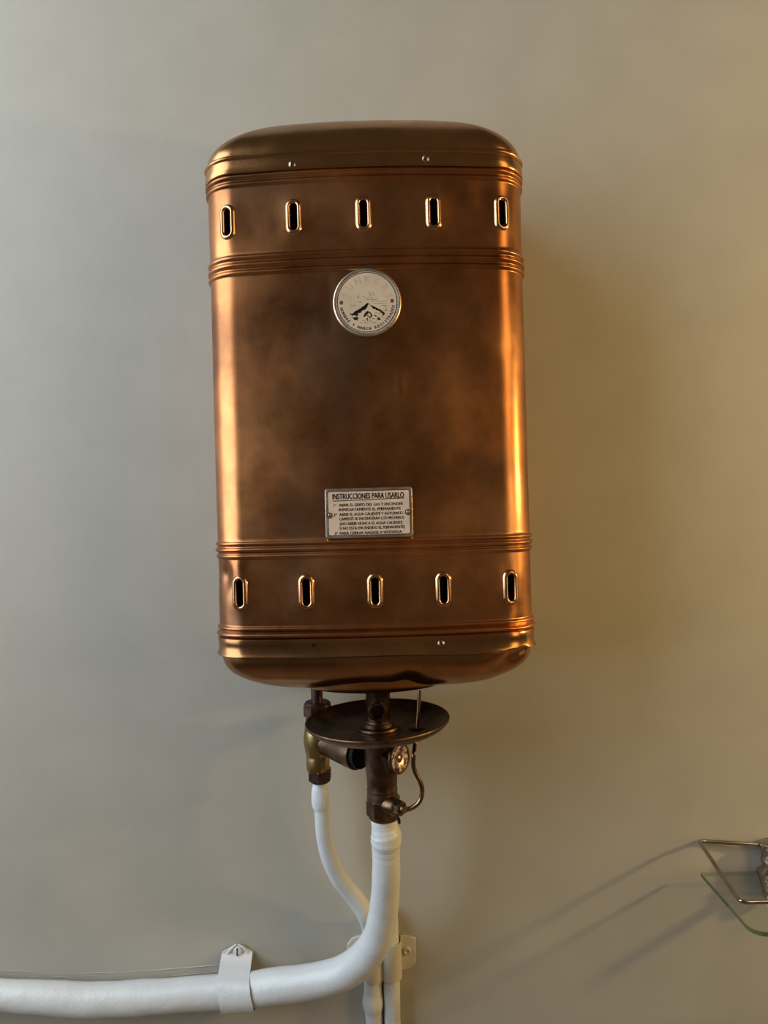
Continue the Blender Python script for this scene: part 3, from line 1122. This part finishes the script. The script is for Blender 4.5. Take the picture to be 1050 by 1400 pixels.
cpx = P(323, 1354.5, DV + .083)
c1 = empty('pipe_clamp', (cpx.x, WALL_Y, cpx.z), 'white-painted strap clamp with one slotted screw over the horizontal pipe', 'pipe clamp', 'pipe clamps on the wall')
rad = 21.4 * (DV + .083) / F + 0.0016
cyc, czc = DV + .083, cpx.z
zt_ = P(325, 1291, WALL_Y).z
prof, xs, shear = [], [], []
xlw, xrw = P(304.5, 1318, WALL_Y).x, P(346.5, 1318, WALL_Y).x          # the tab on the wall
xlf, xrf = P(300, 1355, cyc - rad).x, P(345.5, 1355, cyc - rad).x       # the band over the pipe
ztan = czc + rad * 0.5
for k in range(13):                                        # tab flat on the wall under a roof-shaped top
    t = k / 12
    z = zt_ + (ztan + 0.012 - zt_) * t
    m = 0.18 + 0.82 * min(1, t / 0.5) ** 0.9
    c_, h_ = (xlw + xrw) / 2, (xrw - xlw) / 2
    prof.append((WALL_Y - 0.0016 - 0.010 * max(0, (t - 0.55) / 0.45) ** 1.5, z))
    xs.append((c_ - h_ * m, c_ + h_ * m))
    shear.append(0.0)
for k in range(26):                                        # round the front of the pipe and under it
    q = k / 25
    a = math.radians(62 - (62 + 118) * q)
    prof.append((cyc - rad * math.cos(a), czc + rad * math.sin(a)))
    u = min(1, 0.35 + q * 1.6)
    xs.append((xlw + (xlf - xlw) * u, xrw + (xrf - xrw) * u))
    shear.append(min(1, 0.3 + q * 4))
strap_band('strap', prof, xs, 0.0024, M['pipepaint'], c1, shear)
# creased paint skin round the screw tab
sp = P(325, 1299.5, WALL_Y - 0.004)
for side_, tip in ((-1, 304), (1, 345)):
    tube('paint_crease', [P(324 + side_ * 1, 1291, WALL_Y - .004), P(325 + side_ * 8, 1296, WALL_Y - .0050), P(325 + side_ * 15, 1304, WALL_Y - .0042), P(tip - side_ * 1, 1312, WALL_Y - .003)],
         [0.0012, 0.0016, 0.0015, 0.0008], M['pipepaint'], c1, 10, 6, 0.0004, 200)


def round_screw(p, r, parent, material, ang=0.0):
    o = lathe('screw', [(r, -0.003), (r, 0.0008), (r * 0.85, 0.0026), (r * 0.45, 0.0036), (0, 0.0039)], p, material, parent, (0, -1, 0), 28)
    f = frame(p, (0, -1, 0)) @ Matrix.Rotation(ang, 4, 'Z')
    s = prism('screw_slot', [(-r * .13, -r * .85), (r * .13, -r * .85), (r * .13, r * .85), (-r * .13, r * .85)], 0.0018, 0.0041, f, M['brown'], parent)
    sub(s, o)
    return o


round_screw(P(325, 1299.5, WALL_Y - 0.0045), 0.0056, c1, M['pipepaint'], 0.0)

# ------------------------------------------------------------------ double clamp behind the bend
c2p = P(522, 1310, WALL_Y)
c2 = empty('pipe_clamp', c2p, 'flat painted double clamp with chamfered ears holding the two vertical pipes', 'pipe clamp', 'pipe clamps on the wall')
pts = [P(x, y, WALL_Y) for x, y in ((474, 1300), (475, 1290), (481, 1282), (490, 1278.5), (542, 1278), (558, 1278.5), (568.5, 1281.5), (568.5, 1315), (560, 1323.5), (546, 1326), (496, 1330), (480, 1328), (474, 1318))]
pm2 = frame(c2p, (0, -1, 0))
inv = pm2.inverted()
prism('back_plate', [tuple((inv @ p)[:2]) for p in pts][::-1], -0.0002, 0.0026, pm2, M['cuffpaint'], c2, True, 0.0008)
for x0_, x1_, xt, xb in ((498, 523, 1288, 1337), (523, 548, 1286, 1335)):
    ctr_t, ctr_b = P((x0_ + x1_) / 2 - .5, xt, DWP), P((x0_ + x1_) / 2 + .5, xb, DWP)
    hv, hf = [], []
    ns_ = 20
    for j, cc in enumerate((ctr_t, ctr_t, ctr_b, ctr_b)):
        rr_ = (0.0118, 0.0132, 0.0132, 0.0118)[j]
        for k in range(ns_ + 1):
            a = PI * k / ns_
            yb = WALL_Y - 0.0005 if k in (0, ns_) else DWP - rr_ * math.sin(a)
            hv.append(local(c2, Vector((cc.x - rr_ * math.cos(a), yb, cc.z))))
    for j in range(3):
        for k in range(ns_):
            a = j * (ns_ + 1) + k
            hf.append((a, a + 1, a + ns_ + 2, a + ns_ + 1))
    from_data('strap', hv, hf, M['cuffpaint'], c2, True, 40)
lathe('screw', [(0.0052, -0.003), (0.0052, 0.0010), (0.0042, 0.0026), (0.0030, 0.0028), (0.0020, 0.0014), (0.0, 0.0012)], P(556.5, 1299.5, WALL_Y - 0.0030), M['cuffpaint'], c2, (0, -1, 0), 28)

# ------------------------------------------------------------------ glass shelf on chrome brackets
DB = WALL_Y - 0.015
gb = P(958, 1193, DB)
shelf = empty('glass_shelf', (P(1056, 1230, DB).x, WALL_Y, gb.z - 0.03), 'glass wall shelf with chrome rail and bracket at lower right', 'shelf')
SL = shelf.location
gzz = gb.z
# glass slab: depth found where the front edge shows at y = 1271 in the photograph
DFg = 0.772
xl_, xr_ = gb.x, gb.x + 0.50
yb_, yf_ = DB, DFg
r_ = 0.016
ol = [(xl_, yb_), (xr_, yb_)]
for k in range(9):
    a = math.radians(0 - 90 * k / 8)
    ol.append((xr_ - r_ + r_ * math.cos(a), yf_ + r_ + r_ * math.sin(a)))
for k in range(9):
    a = math.radians(-90 - 90 * k / 8)
    ol.append((xl_ + r_ + r_ * math.cos(a), yf_ + r_ + r_ * math.sin(a)))
n_ = len(ol)
th = 0.0052
gv = [Vector((x, y, gzz)) - SL for x, y in ol] + [Vector((x, y, gzz - th)) - SL for x, y in ol]
from_data('glass_pane', gv, [tuple(range(n_)), tuple(range(n_, 2 * n_))], M['glass'], shelf, False)
ge = from_data('glass_edge', gv, [(k, (k + 1) % n_, n_ + (k + 1) % n_, n_ + k) for k in range(n_)], M['glassedge'], shelf, True)
ge.data.materials.append(M['paleedge'])
for p_ in ge.data.polygons:                                # the edge along the wall takes the paler material
    if abs(p_.center.y + SL.y - yb_) < 1e-4:
        p_.material_index = 1


# chrome rail
zr1 = P(957, 1150, DB)
DR = WALL_Y - 0.004
rail = [(1039, 1155, DR - .006), (1000, 1152.5, DR - .003), (966, 1150.3, DR), (959, 1150.2, DR - .001), (957.5, 1152.5, DR - .006), (962, 1159, DR - .022)]
DFr = 0.778
rail += [(1000, 1216, DFr + .030), (1007, 1226, DFr + .011), (1011.5, 1230.5, DFr + .003), (1019, 1233, DFr)]
rpts = [P(*q) for q in rail]
e = rpts[-1]
ex_ = 0.44
rpts += [Vector((e.x + .012, e.y, e.z - .0003)), Vector((e.x + .03, e.y, e.z - .0006)), Vector((e.x + .07, e.y, e.z - .0012)), Vector((e.x + ex_ * .3, e.y, e.z - .003)), Vector((e.x + ex_ * .7, e.y, e.z - .006)), Vector((e.x + ex_, e.y, e.z - .006)), Vector((e.x + ex_ + .010, e.y + 0.006, e.z - .006)), Vector((e.x + ex_ + .012, e.y + 0.014, e.z - .006)),
         Vector((e.x + ex_ + .012, DB - 0.012, e.z - .004)), Vector((e.x + ex_ + .008, DB - 0.002, e.z - .004)), Vector((e.x + ex_, DB, e.z - .004)), Vector((e.x + ex_ - .05, DB, e.z - .004))]
tube('rail', rpts, [0.0025] * len(rpts), M['chrome'], shelf, 14, 10)


def bracket(x):
    z0 = P(1040, 1151, DB).z
    y_ = WALL_Y - 0.014
    S1 = DB / F
    pr = [(0.0, 0), (0.0115, 0), (0.0150, 0.002), (0.0158, 0.005), (0.0152, 0.010), (0.0132, 0.013), (0.0128, 0.020), (0.0142, 0.0225), (0.0142, 0.0270), (0.0126, 0.030), (0.0126, 0.033), (0.0160, 0.036),
          (0.0195, 0.039), (0.0195, 0.0425), (0.0180, 0.0445), (0.0168, 0.052), (0.0140, 0.062), (0.0125, 0.070), (0.0118, 0.074), (0.0080, 0.078), (0.0, 0.079)]
    o = lathe('bracket', [(r, -h) for r, h in pr], (x, y_, z0), M['chrome'], shelf, segs=40, angle=35, scale=(1, 0.85, 1))
    a_ = lathe('bracket_arm', [(0.0, 0), (0.0065, 0), (0.0060, 0.05), (0.0045, 0.060), (0.0, 0.061)], (x, y_ - 0.006, gzz - th - 0.0070), M['chrome'], shelf, (0, -1, 0), 24)
    return o


bracket(P(1057, 1190, DB).x)
bracket(P(1057, 1190, DB).x + 0.31)
